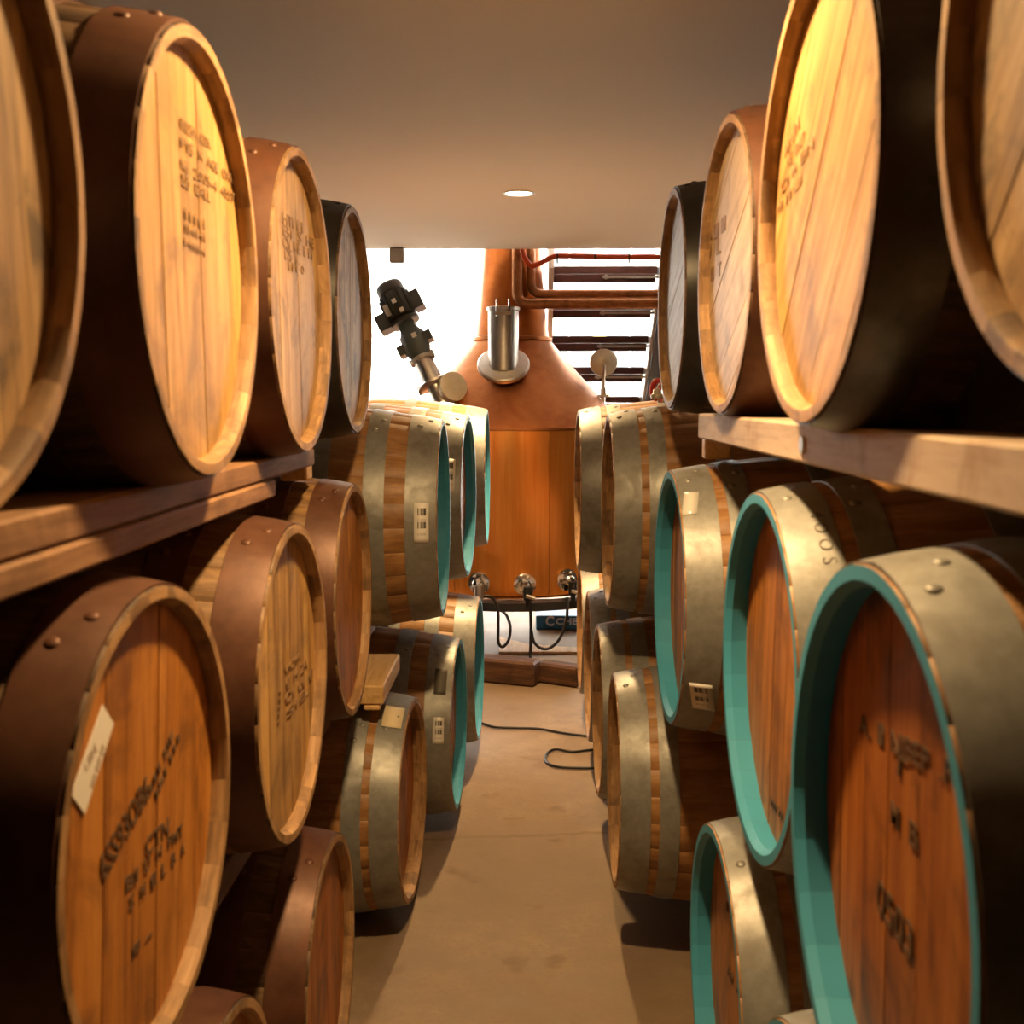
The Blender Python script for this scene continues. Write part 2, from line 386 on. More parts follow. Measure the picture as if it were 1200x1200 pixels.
BAR = {}
def barrel(key, side, X, Y, Z, kind, stave, chime, head, hoop, label, group, r=None, a=0.0, phi=0.0, spin=0.0, hoop_list=None, rivet=True, spark=None):
    K = KINDS[kind]; sc = (r or K['rh'])/K['rh']
    rot = (-R(a) if side == 'L' else PI-R(a))
    root = thing('whisky_barrel' if kind == 'whisky' else 'wine_barrel', label, 'barrel', (X, Y, Z+H), (0, 0, rot), group)
    root.scale = (1, sc, sc)
    for i in range(NST):
        o = bpy.data.objects.new('stave', K['stave']); C.objects.link(o); o.parent = root; o.rotation_euler = (spin+2*PI*i/NST, 0, 0)
        for sl, mm in zip(o.material_slots, (stave, chime)): sl.link = 'OBJECT'; sl.material = mm
    for j, (me, s0, s1) in enumerate(K['hoopm']):
        th = R(90)+(-1 if side == 'L' else 1)*R(-18-9*(j % 3))+spin*.4
        h = obj('hoop', me, M[hoop if isinstance(hoop, str) else hoop[j % len(hoop)]], root, rot=(th-R(12), 0, 0))
        if j < 2:
            for dt in (-.16, .16):
                sm = (s0+s1)/2+dt*(s1-s0); rr = prof(K, sm)+.0046; ang = R(12)+R(30)*dt
                obj('rivet', rivet_me, M[hoop], h, loc=(-sm, rr*math.cos(ang), rr*math.sin(ang)), rot=(ang-PI/2, 0, 0))
    for me in K['boards']:
        obj('head_board', me, head, root, rot=(phi, 0, 0))
    obj('back_head', K['back'], head, root)
    BAR[key] = dict(root=root, K=K, side=side, sc=sc, M=Matrix.Translation((X, Y, Z+H)) @ Matrix.Rotation(rot, 4, 'Z'))
    return root
def head_local(key, px, py):                # where a pixel's ray meets the head of a barrel, in the head's own (y, z)
    B = BAR[key]; Mi = B['M'].inverted(); o = Mi @ Vector((0, 0, H)); d = Mi.to_3x3() @ ray(px, py)
    t_ = (-B['K']['rec']-o.x)/d.x; p = o+d*t_; return p.y, p.z
def head_text(key, s, p0, p1, h, mat='ink', bold=.02, name='stencil_text'):
    y0, z0 = head_local(key, *p0); y1, z1 = head_local(key, *p1)
    L_ = math.hypot(y1-y0, z1-z0); ang = math.atan2(z1-z0, y1-y0); B = BAR[key]; k_ = 1/B['sc']
    B3 = Matrix(((0, 0, 1), (1, 0, 0), (0, 1, 0)))      # text x -> y, text y -> z, text normal -> +x
    for i0, wd in [(i, wd) for i, wd in zip([sum(len(q)+1 for q in s.split(' ')[:j]) for j in range(len(s.split(' ')))], s.split(' ')) if wd]:
        me, xa, xb = text_mesh(wd, bold); l0 = L_*i0/len(s); lw = L_*(len(wd)-.12)/len(s)
        o = obj(name, me, M[mat], B['root'])
        m3 = Matrix.Rotation(ang, 3, 'X') @ B3 @ Matrix.Diagonal((lw/(xb-xa), h/.7, .12))
        o.matrix_local = Matrix.Translation((-B['K']['rec']+.0012, (y0+l0*math.cos(ang))*k_, (z0+l0*math.sin(ang))*k_)) @ m3.to_4x4() @ Matrix.Translation((-xa, 0, 0))
def sticker(key, s0, s1, t0, t1, mat='barcode', name='barcode_sticker', skew=0, off=.0035, label=None):
    B = BAR[key]; K = B['K']; n = 8; vs_ = []; fs = []; uv_ = []
    for i in range(n+1):
        f = i/n; th = R(t0+(t1-t0)*f)
        for g, s in ((0, s0), (1, s1)):
            ss = s+skew*(f-.5); r_ = prof(K, ss)+off; vs_.append((-ss, r_*math.cos(th), r_*math.sin(th))); uv_.append((g, 1-f))
    for i in range(n): fs.append((2*i, 2*i+1, 2*i+3, 2*i+2))
    me = bpy.data.meshes.new(name); me.from_pydata(vs_, [], fs); me.update()
    u = me.uv_layers.new(name='UVMap')
    for lp in me.loops: u.data[lp.index].uv = uv_[lp.vertex_index]
    me.polygons.foreach_set('use_smooth', [True]*len(me.polygons))
    o = obj(name, me, M[mat], B['root'])
    so = o.modifiers.new('thickness', 'SOLIDIFY'); so.thickness = .0006; so.offset = 0
    if label: o['label'] = label
    return o

GL = 'casks on the doubled timber beam'; GR = 'casks on the single thick beam'
GM = 'brown-hooped casks under the doubled beam'; GT = 'teal-rimmed barrels below the thick beam'
W, V, VB = 'whisky', 'wine', 'wine_b'
SD, SM, SO = M['stave_dark'], M['stave_mid'], M['stave_oak']; CW, CT = M['chime_wood'], M['chime_teal']
HP, HW, HWN, HA, HR = M['head_pale'], M['head_white'], M['head_worn'], M['head_amber'], M['head_red']
RU = 'hoop_rust'; GA = 'hoop_galv'; DK = 'hoop_dark'
# --- top tier on the doubled beam
barrel('T1L', 'L', -.411, .762, .177, W, SD, CW, HWN, DK, 'dark-hooped oak cask with plain unmarked head, fourth from the still on the doubled beam', GL, phi=.1, spin=.1)
barrel('T2L', 'L', -.411, 1.428, .175, W, SD, CW, HP, RU, 'oak cask with bright pale head and stencilled lines, third from the still on doubled beam', GL, a=-.9, phi=.03, spin=.3)
barrel('T3L', 'L', -.420, 2.080, .175, W, SM, CW, M['head_mid'], RU, 'brown-hooped oak cask with dense faded stencil block, second from the still on doubled beam', GL, phi=.06, spin=.5)
barrel('T4L', 'L', -.435, 2.779, .188, W, SD, CW, HWN, 'hoop_black', 'oak cask with black hoops and worn grey-brown head, past the end of the doubled beam', GL, phi=-.05, spin=.2)
# --- middle tier under it
barrel('M1L', 'L', -.434, 1.254, -.494, W, SD, CW, HA, RU, 'brown-hooped cask with amber head, bold stencilled number and white paper sticker', GM, a=1.3, phi=-.12, spin=.4)
barrel('M2L', 'L', -.411, 1.901, -.496, W, SM, CW, HP, RU, 'brown-hooped cask with yellow head and slanting faded writing, under the doubled beam end', GM, a=.4, phi=-.03, spin=.1)
barrel('M3L', 'L', -.422, 2.621, -.483, W, SM, CW, HA, RU, 'brown-hooped cask with narrow amber head, touching the galvanised barcode barrel', GM, phi=.04, spin=.25)
GW = 'teal-rimmed wine barrels by the copper still'
barrel('M4L', 'L', -.265, 3.346, -.364, VB, SO, CT, HA, GA, 'oak barrel with teal inner rim and upright white barcode sticker, resting on upper tier', GW, a=-.5, spin=.1)
barrel('M5L', 'L', -.231, 4.089, -.364, VB, SO, CT, HA, GA, 'oak barrel with teal rim between two other teal barrels on upper tier', GW, a=2.4, spin=.3)
barrel('M6L', 'L', -.193, 4.870, -.348, VB, SO, CT, HA, GA, 'oak barrel with teal rim and daylit top, standing right against the copper still', GW, spin=.2)
# --- bottom tier on the floor
barrel('B1L', 'L', -.442, 1.514, -1.178, W, SD, CW, HR, RU, 'brown-hooped cask on the floor under the amber-headed cask with the sticker', 'brown-hooped casks on the floor', spin=.3)
barrel('B2L', 'L', -.405, 2.160, -1.176, W, SD, CW, HR, RU, 'brown-hooped cask with dark red-brown head, on the floor beside a galvanised barrel', 'brown-hooped casks on the floor', phi=.02, spin=.15)
barrel('B3L', 'L', -.339, 3.110, -1.159, V, SO, CW, HR, GA, 'galvanised-hooped barrel with bare wood rim and cream paper patch, on the floor', 'galvanised barrels on the floor', r=.288, a=2.1, spin=.4)
barrel('B4L', 'L', -.252, 3.807, -1.142, VB, SO, CT, HA, GA, 'teal-rimmed barrel on the floor with small barcode sticker low on its hoop', GW, a=1.9, spin=.15)
barrel('B5L', 'L', -.216, 4.562, -1.132, VB, SO, CT, HA, GA, 'teal-rimmed floor barrel beside the dark floor timbers, where the straight cable emerges', GW, a=1.3, spin=.3)
# --- top tier on the thick beam
barrel('T1R', 'R', .351, .726, .277, W, SD, CW, HWN, DK, 'oak cask with grey-streaked head and dark hoop, fourth from the staircase on thick beam', GR, phi=-.75, spin=.2)
barrel('T2R', 'R', .330, 1.373, .246, W, SD, CW, HP, DK, 'oak cask with diagonal head boards and pencilled lines, third from the staircase', GR, r=.277, a=-.4, phi=-.72, spin=.1)
barrel('T3R', 'R', .360, 2.146, .245, W, SD, CW, HW, RU, 'oak cask with bleached head and grey marks, second from the staircase on thick beam', GR, a=-.9, phi=-1.1, spin=.3)
barrel('T4R', 'R', .354, 2.887, .248, W, SD, CW, M['head_grey'], 'hoop_black', 'black-hooped cask with grey-white head, next to the staircase and red cables', GR, phi=-1.2, spin=.2)
# --- middle tier below it
barrel('M1R', 'R', .327, 1.066, -.458, V, SO, CT, HR, GA, 'teal-rimmed barrel with red-brown head stencilled with a four-digit number', GT, spin=.2, phi=.05)
barrel('M2R', 'R', .361, 1.765, -.448, V, SO, CT, HA, GA, 'teal-rimmed barrel with letters scratched into its galvanised hoop', GT, spin=.35, phi=-.04)
barrel('M3R', 'R', .322, 2.588, -.468, V, SO, CT, HA, GA, 'teal-rimmed barrel with shiny foil patch on its hoop, at the thick beam end', GT, spin=.05, phi=.02)
barrel('M4R', 'R', .234, 3.421, -.349, V, SO, CW, HA, GA, 'oak barrel with bare wood rim and small white tag on top, beside teal barrel', 'bare-rimmed barrels on upper tier', spin=.2)
barrel('M5R', 'R', .172, 4.142, -.346, V, SO, CW, HA, GA, 'oak barrel with bare wood rim and bright daylit hoops, against the copper still', 'bare-rimmed barrels on upper tier', spin=.3)
# --- bottom tier
barrel('B1R', 'R', .340, 1.312, -1.110, V, SO, CT, HA, GA, 'floor barrel tucked under the teal-rimmed barrel with the stencilled number', 'floor barrels below the thick beam', spin=.2)
barrel('B2R', 'R', .346, 2.012, -1.112, V, SO, CT, HA, GA, 'teal-rimmed floor barrel below the barrel with scratched hoop letters, first of its floor row', 'floor barrels below the thick beam', spin=.1)
barrel('B3R', 'R', .229, 3.014, -1.061, V, SO, CW, HR, GA, 'bare-rimmed floor barrel with shiny hoop, first in its row after the teal one', 'bare-rimmed floor barrels', r=.290, a=.7, spin=.3)
barrel('B4R', 'R', .225, 3.702, -1.061, V, SO, CW, HR, GA, 'bare-rimmed floor barrel, second in its row after the teal one, by the cable loop', 'bare-rimmed floor barrels', r=.288, spin=.15)
barrel('B5R', 'R', .226, 4.385, -1.075, V, SO, CW, HR, GA, 'bare-rimmed floor barrel, third in its row after the teal one', 'bare-rimmed floor barrels', r=.297, spin=.25)
barrel('B6R', 'R', .224, 5.080, -1.070, V, SO, CW, HA, GA, 'bare-rimmed floor barrel, last in its row beside the dark floor timbers', 'bare-rimmed floor barrels', r=.295, spin=.1)

# writing on the heads
TH = {'T2L': .45, 'T3L': .45, 'M1L': .55, 'M1R': .55, 'T2R': .55}
def lines(key, ls, mat='ink', bold=.004):
    for s, p0, p1, h in ls: head_text(key, s, p0, p1, h*TH.get(key, .55), mat, bold)
lines('T2L', [('ROSA COA', (211, 150), (246, 176), .030), ('PIS H AGE OAK', (211, 172), (272, 216), .030), ('NE 2005-4 4557', (211, 198), (274, 238), .030), ('S5 GALL', (212, 216), (246, 238), .034)], 'ink_faint', .006)
lines('T2L', [('IIIII', (216, 256), (240, 270), .030), ('IHHI', (216, 272), (240, 285), .028), ('HIIH', (215, 288), (240, 302), .026)], 'ink_faint')
lines('T3L', [('HTI II', (331, 262), (355, 274), .045), ('BI S HE', (331, 276), (368, 292), .045), ('OI KE 1II', (331, 290), (366, 305), .045), ('DS L', (333, 304), (350, 311), .05), ('III O', (337, 316), (356, 322), .035)], 'ink_faint')
lines('T2R', [('AI.UN', (921, 185), (938, 148), .030), ('IE ONLT', (924, 196), (944, 165), .026), ('CI H EIN', (916, 228), (955, 172), .028), ('NA II ILU', (913, 250), (941, 215), .028)], 'ink_faint', .0)
lines('T3R', [('-II', (826, 290), (852, 268), .05), ('10 L', (824, 306), (846, 296), .06), ('S I T', (826, 335), (846, 322), .05)], 'ink_faint', .02)
lines('M1L', [('6SS93OB6', (120, 1034), (176, 930), .058)], 'ink', .008)
lines('M1L', [('CTN', (170, 1004), (198, 976), .040), ('BI U H PMT', (146, 1046), (214, 978), .030), ('S H I L B A', (150, 1068), (216, 1000), .030), ('III SIE', (176, 930), (203, 862), .022), ('ISI III', (183, 936), (210, 866), .022), ('I.', (155, 1120), (180, 1090), .02)], 'ink', .01)
lines('M2L', [('VICIIA', (333, 792), (352, 772), .028), ('I H 2A', (335, 808), (360, 782), .035), ('OI UL I', (334, 826), (366, 794), .035), ('SIE.', (336, 842), (362, 812), .03)], 'ink_faint')
lines('M2L', [('C H B I S', (326, 850), (328, 810), .022)], 'ink')
lines('M1R', [('A. I NIBEP .R', (1008, 858), (1124, 926), .042), ('T', (1047, 900), (1064, 920), .04), ('M B', (1045, 964), (1078, 1000), .045)], 'ink')
lines('M1R', [('0503', (1028, 1064), (1071, 1130), .066)], 'ink', .008)
lines('M2R', [('III II', (904, 944), (918, 962), .03)], 'ink')
lines('B2R', [('I.L', (852, 1066), (868, 1100), .03), ('AI H', (853, 1140), (867, 1170), .04)], 'ink')
# the paper sticker on the amber head
B = BAR['M1L']; q = [head_local('M1L', *p) for p in ((119, 826), (132, 848), (98, 954), (82, 931))]
me = mesh('paper_sticker', [(-B['K']['rec']+.0015, y, z) for y, z in q]+[(-B['K']['rec']+.0005, y, z) for y, z in q], [(0,1,2,3), (7,6,5,4), (0,4,5,1), (1,5,6,2), (2,6,7,3), (3,7,4,0)])
o = obj('paper_sticker', me, M['paper'], B['root']); o['label'] = 'white paper sticker with grey print'
lines('M1L', [('IIIHIIHII', (107, 925), (121, 876), .016), ('I..IIIHI', (99, 905), (112, 880), .02)], 'ink_faint', .01)
# stickers on hoops (angles about the barrel's own axis)
sticker('M4L', .022, .062, 166, 187, label='white barcode sticker')
sticker('M5L', .020, .060, 150, 172, label='white barcode sticker')
sticker('B4L', .022, .058, 160, 176, label='white barcode sticker')
sticker('B4L', .020, .060, 128, 146, 'scratch', 'old_label_mark')
sticker('B3L', .012, .066, 104, 121, 'cream', 'paper_patch', off=.0075, label='cream paper patch')
sticker('M3R', .022, .070, -27, -42, skew=.015, label='white barcode sticker')
sticker('M3R', .008, .040, 60, 46, 'whitish', 'whitish_patch', label='shiny foil patch', skew=-.012)  # small glossy whitish patch set on the hoop
sticker('M2R', .040, .070, 30, 20, 'paper', 'paper_tag')
sticker('M4R', .020, .050, 86, 80, 'paper', 'paper_tag')
# letters scratched round the hoop of the teal barrel
B = BAR['M2R']
for i, ch in enumerate('MOOS'):
    me, xa, xb = text_mesh(ch, -.012); th = R(66-6.5*i); K = B['K']; s = .048; r_ = prof(K, s)+.0036
    o = obj('scratched_letter', me, M['scratch'], B['root'])
    cs, sn = math.cos(th), math.sin(th); sc_ = .030
    X_ = Vector((0, sn, -cs)); Z_ = Vector((.1, cs, sn)).normalized(); Y_ = Z_.cross(X_)
    m3 = Matrix((X_, Y_, Z_)).transposed() @ Matrix.Diagonal((sc_, sc_, .1))
    o.matrix_local = Matrix.Translation((-s, r_*cs, r_*sn)) @ m3.to_4x4() @ Matrix.Translation((-xa, 0, 0))

# ------------------------------------------------------------------ beams, rails and blocks
def timber(name, a, b, mat, label, cat, group=None, rotz=0, bev=.004):
    c = [(p+q)/2 for p, q in zip(a, b)]; sz = [abs(q-p) for p, q in zip(a, b)]
    o = obj(name, bevel_box(name, sz, bev), M[mat], loc=(c[0], c[1], c[2]), rot=(0, 0, rotz)); return tag(o, label, cat, group)
def tz(*z): return [q+H for q in z]
timber('shelf_beam', (-.58, .30, H-.148), (-.475, 2.42, H-.110), 'beam', 'upper plank of the doubled beam carrying the top casks', 'beam')
timber('shelf_beam', (-.57, .30, H-.182), (-.471, 2.03, H-.150), 'beam', 'lower shorter plank of the doubled beam under the top casks', 'beam')
timber('shelf_beam', (-1.16, .30, H-.165), (-1.06, 3.10, H-.125), 'beam', 'rear plank under the back ends of casks on the doubled beam', 'beam')
timber('shelf_beam', (.378, .30, H-.092), (.48, 2.53, H-.036), 'beam_pale', 'single thick pale beam with a bolt carrying the top casks', 'beam')
timber('shelf_beam', (.98, .30, H-.10), (1.08, 3.15, H-.045), 'beam', 'rear beam under the back ends of casks on the single thick beam', 'beam')
BO = obj('bolt', MB().cyl((.380, 1.55, H-.066), (.374, 1.55, H-.066), .012, 12).mesh('bolt'), M['steel']); BO.parent = bpy.data.objects['shelf_beam.003']; BO.matrix_parent_inverse = Matrix.Translation(-Vector(bpy.data.objects['shelf_beam.003'].location)); BO.name = 'bolt'
GC = 'wooden chocks between tiers'
timber('wood_chock', (-.56, 2.45, H-.185), (-.50, 2.52, H-.148), 'offcut', 'small pale wood chock at the end of the doubled beam', 'chock')
timber('wood_chock', (.40, 2.56, H-.142), (.46, 2.61, H-.094), 'offcut', 'small pale wood chock at the end of the single thick beam', 'chock')
timber('rail', (-.50, 2.93, H-.830), (-.40, 3.31, H-.777), 'offcut', 'upper pale timber offcut stacked between cask tiers', 'timber')
timber('rail', (-.455, 2.93, H-.846), (-.41, 3.13, H-.832), 'offcut', 'lower pale timber offcut stacked between cask tiers', 'timber')
def rail(x0, x1, y0, y1, up, dn, label):
    def rad(k, x):
        B = BAR[k]; return prof(B['K'], abs(x-B['root'].location.x))*B['sc']+.004
    zt = min(BAR[k]['root'].location.z-max(rad(k, x0), rad(k, x1)) for k in up)
    zb_ = max(BAR[k]['root'].location.z+max(rad(k, x0), rad(k, x1)) for k in dn)
    if zt-zb_ > .012: timber('rail', (x0, y0, zb_), (x1, y1, zt), 'beam', label, 'timber')
    else: print('no room for', label, zt-zb_)
rail(-.62, -.53, 1.0, 2.85, ['M1L', 'M2L', 'M3L'], ['B1L', 'B2L'], 'timber rail between the brown-hooped casks and the floor casks')
rail(-1.17, -1.08, 1.0, 2.85, ['M1L', 'M2L', 'M3L'], ['B1L', 'B2L'], 'rear timber rail between brown-hooped casks and floor casks')
rail(-.62, -.53, 3.10, 5.1, ['M4L', 'M5L', 'M6L'], ['B3L', 'B4L', 'B5L'], 'timber rail between the two tiers of teal-rimmed barrels')
rail(-.95, -.87, 3.10, 5.1, ['M4L', 'M5L', 'M6L'], ['B3L', 'B4L', 'B5L'], 'rear timber rail between the two tiers of teal-rimmed barrels')
rail(.44, .52, 2.95, 4.6, ['M4R', 'M5R'], ['B3R', 'B4R', 'B5R'], 'timber rail between the two tiers of bare-rimmed barrels')
rail(.90, .98, 2.95, 4.6, ['M4R', 'M5R'], ['B3R', 'B4R', 'B5R'], 'rear timber rail between the two tiers of bare-rimmed barrels')
rail(.42, .47, .80, 2.85, ['M1R', 'M2R', 'M3R'], ['B1R', 'B2R'], 'timber rail under the teal-rimmed barrels below the thick beam')
for x, lb in ((.50, 'front'), (.98, 'rear')):
    timber('floor_rail', (x, 1.0, 0), (x+.09, 5.35, .105), 'timber_dark', lb+' floor rail under the row of barrels beside the cable loop', 'timber')

# ------------------------------------------------------------------ recessed downlights
ring = MB().lathe([(.055, -.004), (.064, -.007), (.067, .0), (.055, .001)], 32, closed=True).mesh('trim_ring', 40)
lens = MB().lathe([(.055, -.002), (.055, .001)], 32).mesh('lens')
lens_mat = plain('glowing_lens', (.9, .85, .75), .5, emit=(1, .80, .52, 30))
for i, y in enumerate((4.74, 1.6)):
    px = at(608, 233, 4.74).x if i == 0 else .0
    lb = ['round recessed ceiling downlight glowing above the last barrels by the still', 'recessed ceiling downlight over the middle of the barrel aisle'][i]
    d = thing('ceiling_downlight', lb, 'light', (px, y, CEIL), group='recessed aisle downlights')
    obj('trim_ring', ring, M['white_plastic'], d); obj('lens', lens, lens_mat, d)
    ld = bpy.data.lights.new('downlight_lamp', 'AREA'); ld.shape = 'DISK'; ld.size = .10; ld.energy = LAMP_W[i]; ld.color = LAMP_COL; ld.spread = R(150)
    lo = bpy.data.objects.new('downlight_lamp', ld); C.objects.link(lo); lo.parent = d; lo.location = (0, 0, -.012)

# ------------------------------------------------------------------ copper pot still
SX, SY = -.12, 6.80
still = thing('pot_still', 'large riveted copper pot still with tapering neck and stainless manway', 'still', (SX, SY, 0))
RB = .70; zb, zs, zn = H-1.127, H-.183, H+.345
np_ = 8
for i in range(np_):                        # cylindrical plates of the pot
    n = 10; vs_ = []; fs = []
    for j in range(n+1):
        th = 2*PI*(i+(j/n)*.994)/np_-PI/2-R(26.5); c, s_ = math.cos(th), math.sin(th)
        for r_, z in ((RB-.06, zb), (RB-.015, zb+.02), (RB, zb+.07), (RB, zs), (RB-.012, zs), (RB-.012, zb+.08)): vs_.append((r_*c, r_*s_, z))
    for j in range(n):
        for q in range(6): fs.append((j*6+q, j*6+(q+1) % 6, (j+1)*6+(q+1) % 6, (j+1)*6+q))
    fs += [tuple(range(6)), tuple(reversed(range(n*6, n*6+6)))]
    obj('body_plate', mesh('body_plate', vs_, fs, 40), M['copper'], still)
obj('base_plate', MB().lathe([(RB-.05, zb), (RB-.05, zb+.012)], 48).mesh('base_plate', 40), M['copper'], still)
obj('shoulder_seam', MB().lathe([(RB-.01, zs), (RB+.006, zs+.002), (RB+.006, zs+.014), (RB-.02, zs+.016)], 64, closed=True).mesh('seam', 40), M['copper_cone'], still)
obj('shoulder', MB().lathe([(RB-.004, zs+.012), (RB-.03, zs+.045), (.60, H-.07), (.41, H+.138), (.30, H+.262), (.245, H+.33), (.225, zn)], 64).mesh('shoulder', 50), M['copper_cone'], still)
obj('neck', MB().lathe([(.235, zn-.03), (.222, zn+.03), (.205, H+.5), (.172, H+.9), (.15, H+1.6), (.15, H+2.2)], 48).mesh('neck', 50), M['copper_neck'], still)
obj('neck_collar', MB().lathe([(.236, zn-.012), (.244, zn-.004), (.244, zn+.012), (.225, zn+.02)], 48, closed=True).mesh('collar', 40), M['copper_cone'], still)
# frame the pot stands on
fm = MB(); fm.lathe([(.60, zb-.065), (.70, zb-.065), (.70, zb-.018), (.60, zb-.018)], 48, closed=True)
obj('support_ring', fm.mesh('ring', 40), M['black_paint'], still)
for a_ in (20, 160, 200, 340):
    c, s_ = .65*math.cos(R(a_)), .65*math.sin(R(a_))
    obj('leg', MB().box((c-.03, s_-.03, 0), (c+.03, s_+.03, zb-.06)).mesh('leg'), M['black_paint'], still)
m = MB(); m.box((-.66, -.30, zb-.115), (.66, -.26, zb-.070)); obj('cross_bar', m.mesh('bar'), M['angle'], still)
# stainless manway pipe on the shoulder
base = at(590, 428, 6.38)-Vector((SX, SY, 0))
tilt = Matrix.Translation(base) @ Matrix.Rotation(R(42), 4, 'X')
mf = obj('manway_flange', MB().lathe([(.147, -.012), (.150, -.004), (.150, .010), (.142, .018), (.10, .02)], 48, tilt).mesh('flange', 40), M['steel'], still)
mp_ = obj('manway_pipe', MB().lathe([(.086, -.03), (.086, .305), (.094, .308), (.094, .325), (.086, .328), (.08, .322)], 40, Matrix.Translation(base)).mesh('pipe', 40), M['steel'], still)
m = MB()
for dx in (-.035, .035): m.cyl(base+Vector((dx, -.093, .27)), base+Vector((dx, -.093, .365)), .006, 8)
m.box(base+Vector((-.045, -.105, .275)), base+Vector((.045, -.085, .30)))
obj('clamp', m.mesh('clamp', 40), M['chrome'], mp_)
# element ports round the foot of the pot
for i, (px, py) in enumerate(((562, 683), (615, 684), (664, 681), (699, 679))):
    th = math.atan2(-1, 0); p = at(px, py, 6.12)
    dx = p.x-SX; dy = -math.sqrt(max(.01, (RB+.002)**2-dx*dx)); z = p.z
    nrm = Vector((dx, dy, 0)).normalized(); q = Vector((dx, dy, z)); qr = nrm.to_track_quat('Z', 'Y').to_matrix().to_4x4()
    T = Matrix.Translation(q) @ qr
    fl = obj('heater_flange', MB().lathe([(.062, -.01), (.062, .012), (.05, .016), (.03, .018), (.03, .05), (.022, .058), (0, .06)], 24, T).mesh('flange', 40), M['chrome'], still)
    for k_ in range(6):
        a_ = 2*PI*k_/6; b0 = T @ Vector((.048*math.cos(a_), .048*math.sin(a_), .012)); b1 = T @ Vector((.048*math.cos(a_), .048*math.sin(a_), .03))
        obj('bolt', MB().cyl(b0, b1, .0085, 6).mesh('bolt'), M['chrome'], fl)
    hp = q+nrm*.055+Vector((.012, 0, -.045))
    gd = MB(); gd.cyl(hp+Vector((0, 0, .04)), hp-Vector((0, 0, .035)), .026, 14); gd.cyl(hp-Vector((0, 0, .035)), hp-Vector((0, 0, .07)), .015, 12)
    obj('terminal_box', gd.mesh('terminal', 40), M['black'] if i in (1, 2) else M['steel'], still)
    if i in (1, 2): obj('gland', MB().cyl(hp+Vector((-.01, -.03, -.005)), hp+Vector((.04, -.035, -.02)), .012, 12).mesh('gland', 40), M['chrome'], still)
yc = 6.05
def cable(name, pts, r, mat, label, depth=None, group=None):
    o = obj(name, MB().tube(spline(pts, 8), r, 8).mesh(name, 60), M[mat]); return tag(o, label, 'cable', group)
cable('power_cable', [at(567, 698, yc), at(576, 700, yc), at(583, 712, yc), at(584, 735, yc), at(584, 752, yc), at(589, 758, yc), at(596, 750, yc), at(598, 735, yc), at(594, 722, yc+.1), at(588, 716, yc+.2)], .0085, 'black', 'black cable hanging in a narrow loop under the still beside the teal barrel')
cable('power_cable', [at(621, 706, yc), at(622, 725, yc), at(622, 750, yc), at(621, 790, 6.02)], .009, 'black', 'thick black cable hanging straight down to the floor under the still')
cable('power_cable', [at(665, 700, yc), at(664, 725, yc), at(656, 748, yc), at(645, 759, yc), at(635, 760, yc), at(626, 753, yc), at(623, 740, yc)], .0085, 'black', 'black cable swagged in a wide curve in front of the blue box')

# agitator on the side of the shoulder
A0 = at(521, 476, 6.36); A1 = at(455, 335, 6.55); ad = (A1-A0); AL = ad.length; ad.normalize()
ag = thing('agitator_drive', 'tilted black motor and gearbox driving an agitator on the copper shoulder', 'motor', tuple(A0))
qa = ad.to_track_quat('Z', 'Y').to_matrix().to_4x4()
def seg(name, prof_, mat, n=28, smooth=40, parent=ag): return obj(name, MB().lathe([(r_, z*AL) for r_, z in prof_], n, qa).mesh(name, smooth), M[mat], parent)
seg('shaft_tube', [(.050, .01), (.050, .16), (.046, .165)], 'steel')
seg('flange', [(.10, .165), (.105, .17), (.105, .185), (.10, .19)], 'steel')
seg('lantern', [(.062, .19), (.058, .37)], 'steel')
seg('flange', [(.076, .37), (.078, .38), (.078, .395), (.07, .40)], 'angle')
seg('gearbox', [(.056, .40), (.066, .43), (.078, .46), (.078, .58), (.066, .60), (.052, .64), (.05, .68)], 'motor_green')
seg('motor_flange', [(.088, .68), (.09, .69), (.09, .705), (.085, .71)], 'motor')
mo = seg('motor', [(.066, .71), (.086, .73), (.088, .92), (.078, .925), (.082, .93), (.082, .99), (.074, 1.0)], 'motor')
for k_ in range(14):
    a_ = 2*PI*k_/14
    obj('cooling_fin', MB().box((.080, -.003, .745*AL), (.097, .003, .905*AL), qa @ Matrix.Rotation(a_, 4, 'Z')).mesh('fin'), M['motor'], mo)
obj('fan_cover', MB().lathe([(.070, 1.0*AL), (.072, 1.008*AL), (.05, 1.012*AL)], 24, qa).mesh('cover', 40), M['angle'], mo)
yx = Vector((0, -1, 0)); sd = ad.cross(yx).normalized(); fw = sd.cross(ad).normalized()
def boxat(name, u, w_, h_, f_, z, mat, parent, d=.05):
    Mx = Matrix((sd, fw, ad)).transposed().to_4x4(); Mx.translation = Vector((0, 0, 0))
    return obj(name, MB().box((u-w_/2, f_-d/2, z*AL-h_/2), (u+w_/2, f_+d/2, z*AL+h_/2), Mx).mesh(name), M[mat], parent)
boxat('terminal_box', .115, .06, .11, .0, .80, 'motor', mo, .10); boxat('terminal_box', -.115, .07, .10, .02, .74, 'motor', mo, .10)
boxat('rating_plate', -.06, .03, .07, .092, .79, 'grey_box', mo, .004); boxat('rating_plate', .02, .028, .028, .080, .545, 'paper', ag, .004)
boxat('gear_foot', .085, .05, .06, 0, .52, 'motor_green', ag, .08); boxat('gear_foot', -.085, .05, .06, 0, .50, 'motor_green', ag, .08)
boxat('switch', .0, .025, .025, .100, .83, 'paper', mo, .01); boxat('switch', .02, .025, .025, .100, .745, 'paper', mo, .01)
for u in (-.095, .095): boxat('flange_bolt', u, .018, .05, 0, .18, 'angle', ag, .018)
